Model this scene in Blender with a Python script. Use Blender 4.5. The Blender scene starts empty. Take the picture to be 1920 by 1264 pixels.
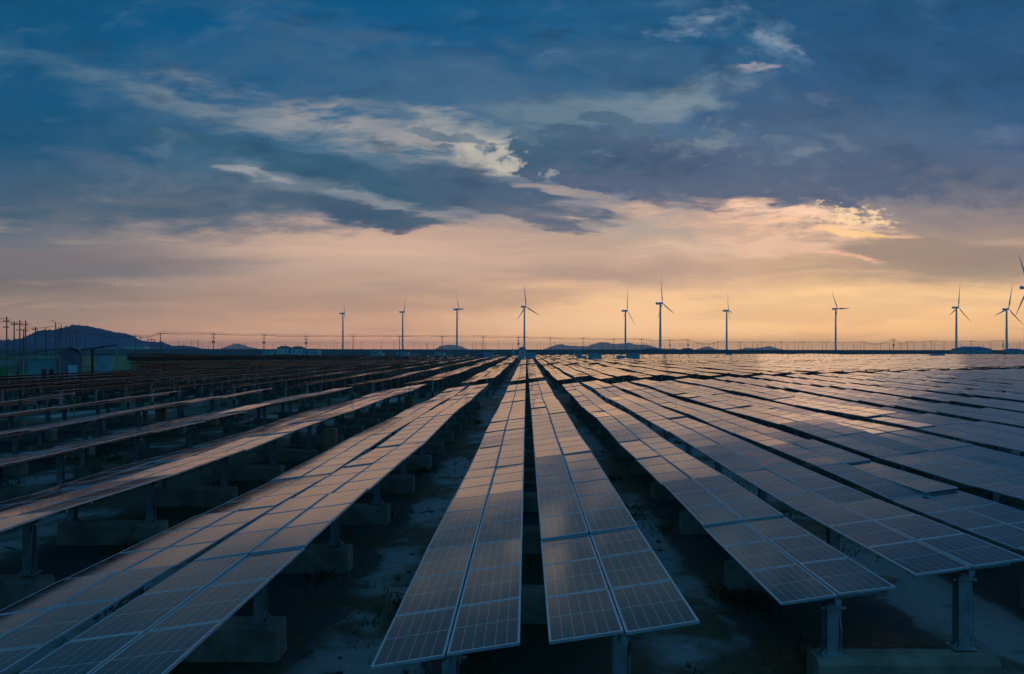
import bpy, math, random
from mathutils import Vector, Matrix
R = math.radians
S = bpy.context.scene
COL = S.collection

# ------------------------------------------------------------ camera
CAMZ = 5.9
cam = bpy.data.cameras.new('camera')
cam.lens = 24.0; cam.sensor_width = 36.0
cam.shift_x = -27/1920; cam.shift_y = 23/1920
cam.clip_start = 0.1; cam.clip_end = 40000
co = bpy.data.objects.new('camera', cam); COL.objects.link(co)
co.matrix_world = Matrix.Translation((0, 0, CAMZ)) @ Matrix.Rotation(R(-0.08), 4, 'Y') @ Matrix.Rotation(R(90), 4, 'X')
S.camera = co
S.view_settings.view_transform = 'Standard'; S.view_settings.look = 'None'
S.view_settings.exposure = 0.07; S.view_settings.gamma = 1.0
S.cycles.use_denoising = True
S.cycles.max_bounces = 6; S.cycles.diffuse_bounces = 2; S.cycles.glossy_bounces = 3
S.cycles.volume_bounces = 0; S.cycles.transparent_max_bounces = 6
S.cycles.sample_clamp_indirect = 4.0

def lin(c):
    return tuple((v/255/12.92 if v/255 <= .04045 else ((v/255+.055)/1.055)**2.4) for v in c)

# ------------------------------------------------------------ node helper
class NT:
    def __init__(s, tree): s.t = tree; s.n = tree.nodes; s.l = tree.links
    def new(s, ty, **kw):
        n = s.n.new(ty)
        for k, v in kw.items(): setattr(n, k, v)
        return n
    def put(s, sock, v):
        if isinstance(v, bpy.types.NodeSocket): s.l.new(v, sock)
        elif v is not None: sock.default_value = v
    def math(s, op, a, b=None, c=None, clamp=False):
        n = s.new('ShaderNodeMath', operation=op, use_clamp=clamp)
        for i, v in enumerate((a, b, c)): s.put(n.inputs[i], v)
        return n.outputs[0]
    def vec(s, op, a, b=None):
        n = s.new('ShaderNodeVectorMath', operation=op)
        s.put(n.inputs[0], a)
        if b is not None: s.put(n.inputs[3 if op == 'SCALE' else 1], b)
        return n.outputs[0]
    def noise(s, v, scale, detail=4, rough=.55, dist=0, out=0, dim='3D'):
        n = s.new('ShaderNodeTexNoise', noise_dimensions=dim)
        s.put(n.inputs['Vector'], v); n.inputs['Scale'].default_value = scale
        n.inputs['Detail'].default_value = detail; n.inputs['Roughness'].default_value = rough
        n.inputs['Distortion'].default_value = dist
        return n.outputs[out]
    def mapping(s, v, loc=(0,0,0), rot=(0,0,0), scale=(1,1,1), ty='POINT'):
        n = s.new('ShaderNodeMapping', vector_type=ty)
        s.put(n.inputs[0], v); n.inputs[1].default_value = loc
        n.inputs[2].default_value = rot; n.inputs[3].default_value = scale
        return n.outputs[0]
    def smooth(s, v, lo, hi, a=0., b=1., kind='SMOOTHSTEP'):
        n = s.new('ShaderNodeMapRange', interpolation_type=kind)
        s.put(n.inputs[0], v); n.inputs[1].default_value = lo; n.inputs[2].default_value = hi
        n.inputs[3].default_value = a; n.inputs[4].default_value = b
        return n.outputs[0]
    def mix(s, f, a, b, mode='MIX'):
        n = s.new('ShaderNodeMix', data_type='RGBA', blend_type=mode)
        s.put(n.inputs[0], f)
        for i, v in ((6, a), (7, b)):
            if isinstance(v, tuple) and len(v) == 3: v = (*v, 1)
            s.put(n.inputs[i], v)
        return n.outputs[2]
    def ramp(s, v, stops, interp='LINEAR'):
        n = s.new('ShaderNodeValToRGB'); cr = n.color_ramp; cr.interpolation = interp
        s.put(n.inputs[0], v)
        while len(cr.elements) < len(stops): cr.elements.new(0.5)
        for e, (p, c) in zip(cr.elements, stops):
            e.position = p; e.color = (*c, 1)
        return n.outputs[0]

# ------------------------------------------------------------ sky: a dusk sky of layered clouds, as a function of direction
SUN_AZ, SUN_EL = 25.0, 6.0          # degrees east of the rows' direction (+Y), degrees up
W = bpy.data.worlds.new('World'); S.world = W; W.use_nodes = True
w = NT(W.node_tree); w.n.clear()
tc = w.new('ShaderNodeTexCoord')
sep = w.new('ShaderNodeSeparateXYZ'); w.l.new(tc.outputs['Generated'], sep.inputs[0])
dx, dy, dz = sep.outputs
yy = w.math('MAXIMUM', dy, 0.22)
u = w.math('DIVIDE', dx, yy); v = w.math('DIVIDE', dz, yy)      # tangent-plane direction (tan azimuth, tan elevation)
cmb = w.new('ShaderNodeCombineXYZ'); w.l.new(u, cmb.inputs[0]); w.l.new(v, cmb.inputs[1])
P0 = cmb.outputs[0]
# turbulence that the cloud edges follow
wn = w.noise(w.mapping(P0, scale=(3, 6, 1)), 1.0, 4, .55, out=1)
wofs = w.vec('SCALE', w.vec('SUBTRACT', wn, (.5, .5, .5)), .055)
P1 = w.vec('ADD', P0, wofs)
wn2 = w.noise(w.mapping(P0, scale=(9, 24, 1)), 1.0, 5, .6, out=1)
wofs2 = w.vec('SCALE', w.vec('SUBTRACT', wn2, (.5, .5, .5)), .040)
P2 = w.vec('ADD', P1, wofs2)
streak = w.noise(w.mapping(P1, rot=(0, 0, R(14)), scale=(7, 34, 1)), 1.0, 8, .66)     # wisps running down to the right
puffy = w.noise(w.mapping(P1, scale=(20, 36, 1)), 1.0, 7, .62)
flat = w.noise(w.mapping(P1, scale=(1.6, 22, 1)), 1.0, 6, .55)
fine = w.noise(w.mapping(P0, scale=(60, 130, 1)), 1.0, 3, .6)
NO = {'s': streak, 'p': puffy, 'f': flat, 'x': fine}

def vy(y): return (655-y)/1280
VMAX = 1.0
def stops(lst): return [(max(0, min(1, vy(y)/VMAX)), lin(c)) for y, c in sorted(lst, key=lambda t: -t[0])]
vn = w.math('ADD', w.math('DIVIDE', v, VMAX), w.math('MULTIPLY', w.math('SUBTRACT', streak, .5), .07))
vn = w.math('MAXIMUM', vn, 0)
UP = [(-200, (8, 60, 96)), (-520, (6, 40, 66))]
rL = w.ramp(vn, stops([(655,(196,144,116)),(600,(164,136,120)),(550,(138,124,118)),(500,(122,118,122)),(450,(108,113,123)),(400,(72,95,116)),(330,(46,86,116)),(200,(20,80,120)),(60,(14,80,120))]+UP))
rM = w.ramp(vn, stops([(655,(252,176,132)),(620,(218,166,132)),(560,(190,154,132)),(500,(200,168,148)),(440,(204,170,150)),(400,(120,125,135)),(300,(70,108,132)),(200,(34,92,132)),(60,(6,88,134))]+UP))
rC = w.ramp(vn, stops([(655,(255,190,125)),(620,(255,202,148)),(560,(250,200,150)),(510,(206,168,145)),(440,(190,164,148)),(390,(135,132,142)),(330,(84,102,132)),(200,(60,102,135)),(60,(30,90,132))]+UP))
rR = w.ramp(vn, stops([(655,(255,190,122)),(620,(255,196,136)),(560,(255,206,150)),(510,(212,170,132)),(450,(160,138,128)),(380,(118,116,128)),(300,(70,90,126)),(200,(38,84,128)),(60,(26,80,122))]+UP))
un = w.math('ADD', u, w.math('MULTIPLY', w.math('SUBTRACT', puffy, .5), .12))
fu = lambda a, b: w.smooth(un, (a-987)/1280, (b-987)/1280)
c = w.mix(fu(0, 700), rL, rM)
c = w.mix(fu(700, 1200), c, rC)
c = w.mix(fu(1200, 1620), c, rR)
c = w.mix(fu(1900, 2900), c, rM)

def blob(c, x, y, rx, ry, rot, col, k=.9, noise='s', amp=1.0, lo=.12, hi=.75, P=None):
    """soft cloud patch centred on a direction, ragged by a noise"""
    m = w.mapping(P or P2, loc=((x-987)/1280, (655-y)/1280, 0), rot=(0, 0, R(rot)), scale=(rx/1280, ry/1280, 1), ty='TEXTURE')
    g = w.new('ShaderNodeTexGradient', gradient_type='SPHERICAL'); w.l.new(m, g.inputs[0])
    t = w.math('MULTIPLY_ADD', w.math('SUBTRACT', NO[noise], .5), amp*2.6, g.outputs[1])
    # no noise outside the patch
    t = w.math('MULTIPLY', t, w.smooth(g.outputs[1], 0, .15))
    f = w.smooth(t, lo, hi+.2, 0, k)
    return w.mix(f, c, lin(col))
BL = [
 # haze bands low down
 (140,495,560,56,2,(108,110,118),.75,'f',.8,.1,.8),
 (60,540,300,30,0,(118,108,104),.5,'f',.8,.1,.8),
 (700,548,480,26,3,(166,140,128),.55,'f',.8,.1,.8),
 (960,560,320,30,8,(182,148,130),.6,'f',.8,.1,.8),
 (1150,508,520,36,-3,(174,146,132),.8,'f',.8,.1,.8),
 (1780,500,460,46,2,(152,134,120),.9,'f',.7,.05,.6),
 (760,470,560,36,-3,(212,176,154),.7,'f',.9,.1,.8),
 (1180,430,330,46,-6,(172,158,146),.75,'s',.9,.1,.8),
 (1290,462,260,30,-3,(224,188,162),.8,'s',1.,.1,.8),
 # broad soft masses
 (60,260,520,90,-6,(20,80,116),.85,'s',.8,.1,.8),
 (880,100,760,140,-5,(16,82,126),.85,'s',.8,.08,.7),
 (430,50,420,90,-8,(4,82,128),.7,'s',.7,.1,.8),
 (1680,180,560,180,4,(36,82,122),.85,'p',.7,.05,.7),
 (1150,110,420,90,-4,(46,90,124),.75,'p',.8,.08,.7),
 (250,385,640,80,-5,(66,92,114),.8,'s',.9,.1,.8),
 (1700,330,470,80,-2,(76,90,114),.85,'p',.7,.1,.8),
 # pale openings
 (180,150,430,46,-17,(66,104,130),.85,'s',1.0,.1,.8),
 (360,200,330,40,-16,(98,120,138),.8,'s',1.1,.1,.8),
 (600,240,400,62,-16,(134,142,150),.85,'s',1.,.1,.8),
 (780,262,330,64,-13,(160,158,156),.85,'s',1.,.1,.7),
 (900,280,200,62,-16,(200,190,176),.95,'s',1.,.05,.55),
 (700,238,200,30,-12,(168,160,158),.8,'s',1.2,.08,.6),
 (1090,205,330,56,6,(118,138,150),.85,'s',.9,.08,.7),
 (1280,190,190,46,16,(122,138,150),.75,'s',.9,.08,.7),
 (480,338,150,26,-16,(118,130,142),.8,'s',1.,.1,.7),
 (440,330,74,13,-22,(160,160,162),.7,'s',1.2,.1,.5),
 (510,343,60,9,-14,(156,156,158),.7,'s',1.2,.1,.5),
 (690,380,190,12,-11,(128,138,148),.85,'s',1.,.05,.5),
 (800,408,110,12,-14,(160,150,146),.7,'s',1.,.05,.6),
 (230,320,200,30,-14,(84,104,126),.6,'s',1.,.1,.8),
 (1310,40,120,30,14,(104,132,158),.8,'p',1.3,.1,.8),
 (1322,36,60,16,14,(140,154,172),.6,'p',1.4,.15,.8),
 (1440,72,130,60,-32,(88,122,150),.8,'p',1.3,.12,.9),
 (1425,60,50,24,-20,(128,148,168),.7,'p',1.4,.2,.9),
 (1490,76,40,16,-20,(140,152,168),.5,'p',1.4,.15,.7),
 (1412,123,75,9,7,(158,152,160),.85,'s',.9,.05,.5),
 (1370,150,150,44,10,(82,112,140),.7,'p',1.2,.1,.8),
 # dark clouds with ragged rims
 (650,330,480,40,-12,(50,90,114),.95,'s',.8,.06,.35),
 (930,362,300,56,-12,(66,92,118),.95,'s',.8,.06,.35),
 (1010,415,170,26,-14,(84,98,120),.9,'s',1.,.06,.4),
 (600,395,340,34,-7,(68,92,114),.9,'s',.9,.06,.5),
 (700,410,150,30,-8,(60,86,110),.95,'s',.8,.06,.25),
 (1140,300,250,72,-8,(58,90,114),1.,'p',1.1,.06,.15),
 (1420,315,470,98,-3,(70,90,120),.95,'p',1.,.06,.3),
 (1270,352,330,48,-5,(78,94,120),.95,'p',1.,.06,.3),
 (1560,250,330,120,-10,(58,88,120),.8,'p',.9,.06,.5),
 (1130,221,62,15,0,(72,102,124),.95,'p',1.0,.06,.2),
 (1200,240,80,16,-6,(74,102,124),.85,'p',1.2,.08,.3),
 (985,248,60,20,-40,(86,110,128),.8,'p',1.4,.1,.35),
 (880,262,80,12,-10,(104,122,134),.8,'p',1.4,.1,.35),
 (810,250,60,9,-8,(104,120,132),.75,'p',1.4,.1,.35),
 (830,272,34,9,-10,(96,114,130),.8,'p',1.3,.1,.3),
 (740,292,90,12,-14,(134,134,142),.6,'s',1.3,.1,.4),
 # bits of light showing through them
 (1320,262,140,44,0,(104,124,142),.65,'p',1.7,.22,.7),
 (1500,280,160,46,0,(96,114,140),.6,'p',1.7,.22,.7),
 (1320,262,60,14,-4,(146,152,154),.25,'p',1.6,.15,.5),
 (1508,285,50,16,0,(132,140,150),.4,'p',1.6,.15,.5),
 (1120,285,40,9,0,(110,134,146),.4,'p',1.5,.15,.5),
 (1535,178,40,9,0,(120,134,158),.15,'p',1.2,.1,.5),
 (1020,348,100,11,-10,(178,160,152),.5,'s',1.3,.08,.4),
 (1075,405,40,5,0,(196,172,158),.7,'s',1.0,.08,.4),
 (1090,365,160,10,-12,(172,156,150),.6,'s',1.2,.08,.5),
 (1180,388,150,12,-4,(190,166,150),.6,'s',1.2,.1,.6),
 # the lit cloud by the hidden sun
 (1430,430,330,64,-9,(216,176,152),.85,'s',1.1,.1,.8),
 (1530,430,240,48,-10,(250,198,162),.95,'s',1.2,.1,.7),
 (1490,402,180,13,-6,(252,206,176),.8,'s',1.3,.1,.6),
 (1470,468,150,30,-4,(232,188,160),.8,'s',.9,.08,.6),
 (1600,412,110,30,-8,(255,212,168),.9,'x',1.4,.2,.8),
 (1605,444,140,12,-6,(255,206,136),.75,'s',.7,.08,.5),
]
for b in BL: c = blob(c, *b)
# dark wedge with a sharp edge in front of the light
c = blob(c, 1725, 472, 230, 34, -1, (152,131,120), .97, 'f', .45, .04, .14)
c = blob(c, 1590, 485, 90, 6, -8, (240,182,152), .8, 's', 1., .1, .6)
# broken texture inside the high cloud: ragged pale gaps and dark fragments
up_ = w.smooth(v, .15, .24)
tA = w.noise(w.mapping(P2, rot=(0, 0, R(13)), scale=(5.5, 20, 1)), 1.0, 10, .62, .5)
tB = w.noise(w.mapping(P2, loc=(3.3, 1.1, 0), rot=(0, 0, R(6)), scale=(13, 26, 1)), 1.0, 9, .6, .3)
tC = w.noise(w.mapping(P1, loc=(7.3, 5.1, 0), rot=(0, 0, R(16)), scale=(2.2, 8, 1)), 1.0, 8, .6, .4)
lum = w.math('ADD', w.math('ADD', w.math('MULTIPLY', w.math('SUBTRACT', tA, .5), 1.1), w.math('MULTIPLY', w.math('SUBTRACT', tB, .5), 1.2)), w.math('MULTIPLY', w.math('SUBTRACT', tC, .5), 1.0))
pale = w.math('MULTIPLY', w.smooth(lum, .02, .55, 0, .36), up_)
c = w.mix(pale, c, w.mix(w.smooth(v, .17, .38), lin((160,156,160)), lin((98,132,158))))
dk = w.math('MULTIPLY', w.smooth(lum, -.02, -.36, 0, .50), up_)
c = w.mix(dk, c, w.mix(w.smooth(v, .17, .38), lin((48,70,94)), lin((12,62,98))))
tE = w.noise(w.mapping(P1, loc=(4.4, 9.1, 0), rot=(0, 0, R(12)), scale=(1.7, 5, 1)), 1.0, 7, .6, .3)
c = w.mix(w.math('MULTIPLY', w.smooth(tE, .46, .66, 0, .5), w.smooth(v, .2, .3)), c, lin((80,108,132)))
c = w.mix(w.math('MULTIPLY', w.smooth(tE, .44, .28, 0, .5), w.smooth(v, .2, .3)), c, lin((8,64,100)))
# soft bars in the low glow
lw = w.math('SUBTRACT', 1.0, up_)
tD = w.noise(w.mapping(P1, loc=(1.3, 2.1, 0), rot=(0, 0, R(-3)), scale=(2.4, 26, 1)), 1.0, 7, .55, .2)
c = w.mix(w.math('MULTIPLY', w.smooth(tD, .50, .36, 0, .20), lw), c, lin((150,120,112)))
c = w.mix(w.math('MULTIPLY', w.smooth(tD, .52, .68, 0, .22), lw), c, lin((250,205,170)))
# away from the view: dark blue overcast
back = w.ramp(w.math('MAXIMUM', dz, 0), [(0, lin((58,100,128))), (.25, lin((44,104,142))), (.6, lin((28,92,134))), (1, lin((58,124,166)))])
c = w.mix(w.smooth(dy, .5, .15), c, back)
c = w.mix(w.smooth(dz, .55, .85), c, lin((58,124,166)))
gain = w.math('ADD', 1.0, w.math('MULTIPLY', w.math('EXPONENT', w.math('MULTIPLY', w.math('MAXIMUM', v, 0), -45)), .85))
c = w.vec('SCALE', c, gain)
skyt = w.new('ShaderNodeTexSky', sky_type='NISHITA', sun_disc=False, sun_elevation=R(SUN_EL), sun_rotation=R(SUN_AZ))
skyb = w.vec('SCALE', skyt.outputs[0], 0.0015)
c = w.mix(1.0, c, skyb, 'ADD')
bg = w.new('ShaderNodeBackground'); bg.inputs[1].default_value = 1.0
w.l.new(c, bg.inputs[0])
wo = w.new('ShaderNodeOutputWorld'); w.l.new(bg.outputs[0], wo.inputs[0])

# sun, low and veiled by cloud
sl = bpy.data.lights.new('sun', 'SUN'); sl.energy = 0.02; sl.angle = R(14); sl.color = (1, .62, .38)
so = bpy.data.objects.new('sun', sl); COL.objects.link(so); so.location = (0, 0, 60)
sd = Vector((math.sin(R(SUN_AZ))*math.cos(R(SUN_EL)), math.cos(R(SUN_AZ))*math.cos(R(SUN_EL)), math.sin(R(SUN_EL))))
so.rotation_euler = (-sd).to_track_quat('-Z', 'Y').to_euler()

# ------------------------------------------------------------ building helpers
rnd = random.Random(7)

class MB:
    """collects faces for ONE mesh object"""
    def __init__(s): s.v = []; s.f = []; s.m = []; s.uv = []
    def quad(s, pts, m=0, uv=None):
        b = len(s.v); s.v += [tuple(p) for p in pts]; s.f.append(tuple(range(b, b+len(pts)))); s.m.append(m)
        s.uv += (uv or [(0, 0)]*len(pts))
    def box(s, x0, x1, y0, y1, z0, z1, m=0, M=None, top=None, topuv=None):
        P = [Vector(p) for p in ((x0,y0,z0),(x1,y0,z0),(x1,y1,z0),(x0,y1,z0),(x0,y0,z1),(x1,y0,z1),(x1,y1,z1),(x0,y1,z1))]
        if M is not None: P = [M @ p for p in P]
        for k, f in enumerate(((3,2,1,0),(4,5,6,7),(0,1,5,4),(1,2,6,5),(2,3,7,6),(3,0,4,7))):
            mm = top if (top is not None and k == 1) else m
            s.quad([P[i] for i in f], mm, topuv if (k == 1 and topuv) else None)
    def bar(s, a, b, w_, h_, m=0):
        a, b = Vector(a), Vector(b); d = b-a; L = d.length
        q = d.to_track_quat('Y', 'Z').to_matrix().to_4x4()
        s.box(-w_/2, w_/2, 0, L, -h_/2, h_/2, m, Matrix.Translation(a) @ q)
    def tube(s, pts, rad, n=8, m=0, caps=True):
        """pts: centres, rad: radius or list"""
        pts = [Vector(p) for p in pts]; rings = []
        for i, p in enumerate(pts):
            d = (pts[min(i+1, len(pts)-1)] - pts[max(i-1, 0)]).normalized()
            q = d.to_track_quat('Z', 'X')
            r = rad[i] if isinstance(rad, (list, tuple)) else rad
            rings.append([p + q @ Vector((r*math.cos(2*math.pi*j/n), r*math.sin(2*math.pi*j/n), 0)) for j in range(n)])
        b = len(s.v)
        for rg in rings: s.v += [tuple(p) for p in rg]
        for i in range(len(rings)-1):
            for j in range(n):
                s.f.append((b+i*n+j, b+i*n+(j+1) % n, b+(i+1)*n+(j+1) % n, b+(i+1)*n+j)); s.m.append(m); s.uv += [(0,0)]*4
        if caps:
            s.f.append(tuple(b+j for j in range(n))[::-1]); s.m.append(m); s.uv += [(0,0)]*n
            e = b+(len(rings)-1)*n
            s.f.append(tuple(e+j for j in range(n))); s.m.append(m); s.uv += [(0,0)]*n
    def mesh(s, name, mats, smooth=False):
        me = bpy.data.meshes.new(name); me.from_pydata(s.v, [], s.f)
        for mm in (mats if isinstance(mats, (list, tuple)) else [mats]): me.materials.append(mm)
        me.polygons.foreach_set('material_index', s.m)
        ul = me.uv_layers.new(name='UVMap')
        ul.data.foreach_set('uv', [x for q in s.uv for x in q])
        if smooth: me.polygons.foreach_set('use_smooth', [True]*len(s.f))
        me.update(); return me
    def build(s, name, mats, parent=None, loc=(0,0,0), smooth=False):
        return link(name, s.mesh(name, mats, smooth), parent, loc)

def link(name, me, parent=None, loc=(0,0,0), rot=(0,0,0)):
    o = bpy.data.objects.new(name, me); COL.objects.link(o)
    o.location = loc; o.rotation_euler = rot
    if parent: o.parent = parent
    return o
def tag(o, label=None, cat=None, group=None, kind=None):
    if label: o['label'] = label
    if cat: o['category'] = cat
    if group: o['group'] = group
    if kind: o['kind'] = kind
    return o
def empty(name, loc=(0,0,0), rz=0):
    o = bpy.data.objects.new(name, None); COL.objects.link(o); o.location = loc; o.rotation_euler[2] = rz
    o.empty_display_size = .3
    return o
def copy_tree(o, parent=None):
    c_ = o.copy(); COL.objects.link(c_)
    if parent: c_.parent = parent
    for ch in KIDS.get(o.name, []):
        d_ = copy_tree(ch, c_)
    return c_
KIDS = {}
def bevel(o, wd, seg=2):
    md = o.modifiers.new('bevel', 'BEVEL'); md.width = wd; md.segments = seg; md.limit_method = 'ANGLE'; return o

def mat(name, col=(.5,.5,.5), rough=.5, metal=0., spec=.5):
    m = bpy.data.materials.new(name); m.use_nodes = True
    b = m.node_tree.nodes['Principled BSDF']
    b.inputs['Base Color'].default_value = (*col, 1); b.inputs['Roughness'].default_value = rough
    b.inputs['Metallic'].default_value = metal; b.inputs['Specular IOR Level'].default_value = spec
    return m, NT(m.node_tree), b
def worn(name, c1, c2, rough=.6, metal=0., scale=3., bump=0., detail=5):
    m, t, b = mat(name, c1, rough, metal)
    tc_ = t.new('ShaderNodeTexCoord')
    oi = t.new('ShaderNodeObjectInfo')
    p = t.vec('ADD', tc_.outputs['Object'], t.vec('SCALE', t.vec('ADD', oi.outputs['Location'], (3.1, 1.7, 0)), .37))
    n = t.noise(p, scale, detail, .6)
    t.put(b.inputs['Base Color'], t.mix(t.smooth(n, .3, .7), c1, c2))
    t.put(b.inputs['Roughness'], t.smooth(n, .3, .7, rough-.08, min(1, rough+.12)))
    if bump:
        bn = t.new('ShaderNodeBump'); bn.inputs['Strength'].default_value = bump; bn.inputs['Distance'].default_value = .02
        t.put(bn.inputs['Height'], t.noise(p, scale*6, 4)); t.l.new(bn.outputs[0], b.inputs['Normal'])
    return m

M = {}
M['steel'] = worn('galvanised_steel', (.26,.31,.34), (.38,.43,.46), .5, .55, 4)
M['frame'] = worn('module_frame', (.36,.43,.48), (.46,.52,.57), .4, .3, 2)
M['concrete'] = worn('footing_concrete', (.17,.155,.12), (.34,.31,.25), .9, 0, 1.6, .5)
M['white'] = worn('white_paint', (.68,.70,.72), (.76,.78,.80), .45, 0, .2)
M['pole'] = worn('pole_concrete', (.13,.12,.11), (.2,.19,.18), .85, 0, .8)
M['dark'] = worn('dark_metal_and_back_shade', (.035,.04,.045), (.06,.065,.07), .6, .3, 2)  # panel backs use it too, with their shade put into the colour
M['hut'] = worn('hut_panel', (.17,.42,.46), (.24,.50,.53), .55, .0, .7)
M['hut2'] = worn('pale_hut_panel', (.38,.52,.58), (.46,.6,.65), .55, .0, .7)
M['blue'] = worn('blue_panel', (.03,.09,.30), (.05,.13,.36), .5, .0, 1)
M['green'] = worn('green_fence_paint', (.02,.24,.07), (.03,.32,.10), .55, .1, 1)
M['roofred'] = worn('red_roof_sheet', (.32,.09,.07), (.4,.13,.09), .7, .0, .5)
M['roof'] = worn('grey_roof_sheet', (.10,.13,.16), (.16,.19,.22), .6, .1, .5)
M['cabinet'] = worn('rusty_brown_paint', (.36,.17,.09), (.46,.25,.14), .65, .1, 2)
M['window'] = mat('dark_glass', (.01,.014,.02), .08)[0]

# photovoltaic glass: u counts cells across (6), v counts half cells along (20) per module
def pv(name, far=False):
    m, t, b = mat(name, (.012,.013,.022), .1)
    uv = t.new('ShaderNodeUVMap'); uv.uv_map = 'UVMap'
    s2 = t.new('ShaderNodeSeparateXYZ'); t.l.new(uv.outputs[0], s2.inputs[0])
    def line(val, period, wd):
        q = t.math('ABSOLUTE', t.math('SUBTRACT', t.math('FRACT', t.math('ADD', t.math('DIVIDE', val, period), .5)), .5))
        return t.math('LESS_THAN', q, wd/period)
    big = t.math('MAXIMUM', line(s2.outputs[0], 1, .02), line(s2.outputs[1], 10, .09))
    small = line(s2.outputs[1], 1, .03)
    bus = line(t.math('ADD', s2.outputs[0], .1), .2, .008)
    oi = t.new('ShaderNodeObjectInfo')
    geo = t.new('ShaderNodeNewGeometry')
    cellid = t.vec('FLOOR', uv.outputs[0])
    wn_ = t.new('ShaderNodeTexWhiteNoise', noise_dimensions='4D'); t.l.new(cellid, wn_.inputs[0]); t.l.new(oi.outputs['Random'], wn_.inputs[1])
    base = t.mix(wn_.outputs[0], (.018,.010,.011), (.030,.014,.014))
    base = t.mix(t.math('MULTIPLY', oi.outputs['Random'], .5), base, (.058,.024,.019))
    base = t.mix(t.math('MULTIPLY', small, .5), base, (.09,.09,.11))
    base = t.mix(t.math('MULTIPLY', bus, .4), base, (.16,.15,.16))
    base = t.mix(t.math('MULTIPLY', big, .95), base, (.56,.55,.55))
    # thin film of dust
    dn = t.noise(geo.outputs['Position'], .9, 5, .6)
    base = t.mix(t.smooth(dn, .35, .8, 0, .06), base, (.16,.12,.11))
    t.put(b.inputs['Base Color'], base)
    t.put(b.inputs['Roughness'], t.smooth(dn, .3, .8, .08, .16))
    b.inputs['IOR'].default_value = 1.5; b.inputs['Specular Tint'].default_value = (1, .76, .66, 1)
    b.inputs['Coat Weight'].default_value = .35; b.inputs['Coat Roughness'].default_value = .09; b.inputs['Coat IOR'].default_value = 1.5; b.inputs['Coat Tint'].default_value = (1, .93, .88, 1)
    bn = t.new('ShaderNodeBump'); bn.inputs['Strength'].default_value = .12; bn.inputs['Distance'].default_value = .01
    t.put(bn.inputs['Height'], t.noise(geo.outputs['Position'], 1.1, 2))
    t.l.new(bn.outputs[0], b.inputs['Normal'])
    return m
M['pv'] = pv('photovoltaic_glass')

# ------------------------------------------------------------ ground
GA, PITCH, TILT = -2.1, 6.4, math.atan(.125)
def ground_mat():
    m, t, b = mat('mud_flat', (.2,.2,.2), .85)
    g = t.new('ShaderNodeNewGeometry'); p = g.outputs['Position']
    sp = t.new('ShaderNodeSeparateXYZ'); t.l.new(p, sp.inputs[0])
    n1 = t.noise(p, .09, 5, .6); n2 = t.noise(p, .55, 6, .65); n3 = t.noise(p, 4., 5, .65); n4 = t.noise(t.mapping(p, scale=(.25, .08, 1)), 1, 4)
    # worn pale tracks run along the gaps between the rows
    xm = t.math('FRACT', t.math('ADD', t.math('DIVIDE', t.math('ADD', sp.outputs[0], t.math('MULTIPLY', t.math('SUBTRACT', n2, .5), 2.2)), PITCH), .5+ .95/PITCH + 2.1/PITCH))
    trk = t.math('ABSOLUTE', t.math('SUBTRACT', xm, .5))
    trk = t.smooth(trk, .27, .10)
    silt = t.mix(n3, (.17,.185,.19), (.30,.31,.31))
    mud = t.mix(n3, (.035,.038,.036), (.085,.085,.08))
    f = t.smooth(t.math('ADD', t.math('MULTIPLY', trk, .34), t.math('ADD', t.math('MULTIPLY', n2, .55), t.math('MULTIPLY', n4, .45))), .58, .74)
    col = t.mix(f, mud, silt)
    col = t.mix(t.smooth(t.noise(p, 1.7, 6, .7), .60, .70, 0, .8), col, (.04,.042,.04))
    moss = t.smooth(t.math('ADD', n1, t.math('MULTIPLY', n2, .45)), .66, .76)
    col = t.mix(moss, col, t.mix(n3, (.018,.03,.012), (.05,.07,.03)))
    # rough grass away from the panels
    yb = t.smooth(sp.outputs[1], 330, 420)
    far = t.mix(n1, (.025,.10,.08), (.05,.14,.10))
    col = t.mix(yb, col, far)
    col = t.mix(t.smooth(t.math('MULTIPLY_ADD', sp.outputs[1], .2, sp.outputs[0]), -66, -74), col, t.mix(n2, (.015,.11,.03), (.03,.17,.05)))
    t.put(b.inputs['Base Color'], col)
    t.put(b.inputs['Roughness'], t.smooth(t.math('ADD', n2, t.math('MULTIPLY', n1, .4)), .5, .9, .95, .55))
    bn = t.new('ShaderNodeBump'); bn.inputs['Strength'].default_value = .7; bn.inputs['Distance'].default_value = .08
    t.put(bn.inputs['Height'], t.math('ADD', n3, t.math('MULTIPLY', n2, 1.5))); t.l.new(bn.outputs[0], b.inputs['Normal'])
    return m
def gz(x, y):   # gentle swell of the mud under the rows
    return .05*math.sin(x*.11+1.3)*math.sin(y*.07) + .04*math.sin(y*.19+x*.05)
g = MB()
xs = [-26000,-13000,-4000,-1200,-400,-160]+[-80+4*i for i in range(50)]+[160,400,1200,4000,13000,26000]
ys = [-400,-60]+[-20+4*i for i in range(40)]+[180,300,600,1200,4000,13000,26000]
def inner(x, y): return -80 <= x <= 116 and -20 <= y <= 136
for j in range(len(ys)):
    for i in range(len(xs)): g.v.append((xs[i], ys[j], gz(xs[i], ys[j])*.8 - .03 if inner(xs[i], ys[j]) else -.04))
nx = len(xs)
for j in range(len(ys)-1):
    for i in range(nx-1):
        g.f.append((j*nx+i, j*nx+i+1, (j+1)*nx+i+1, (j+1)*nx+i)); g.m.append(0); g.uv += [(0,0)]*4
gm = ground_mat()
tag(g.build('ground', gm, smooth=True), kind='structure')

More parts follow.
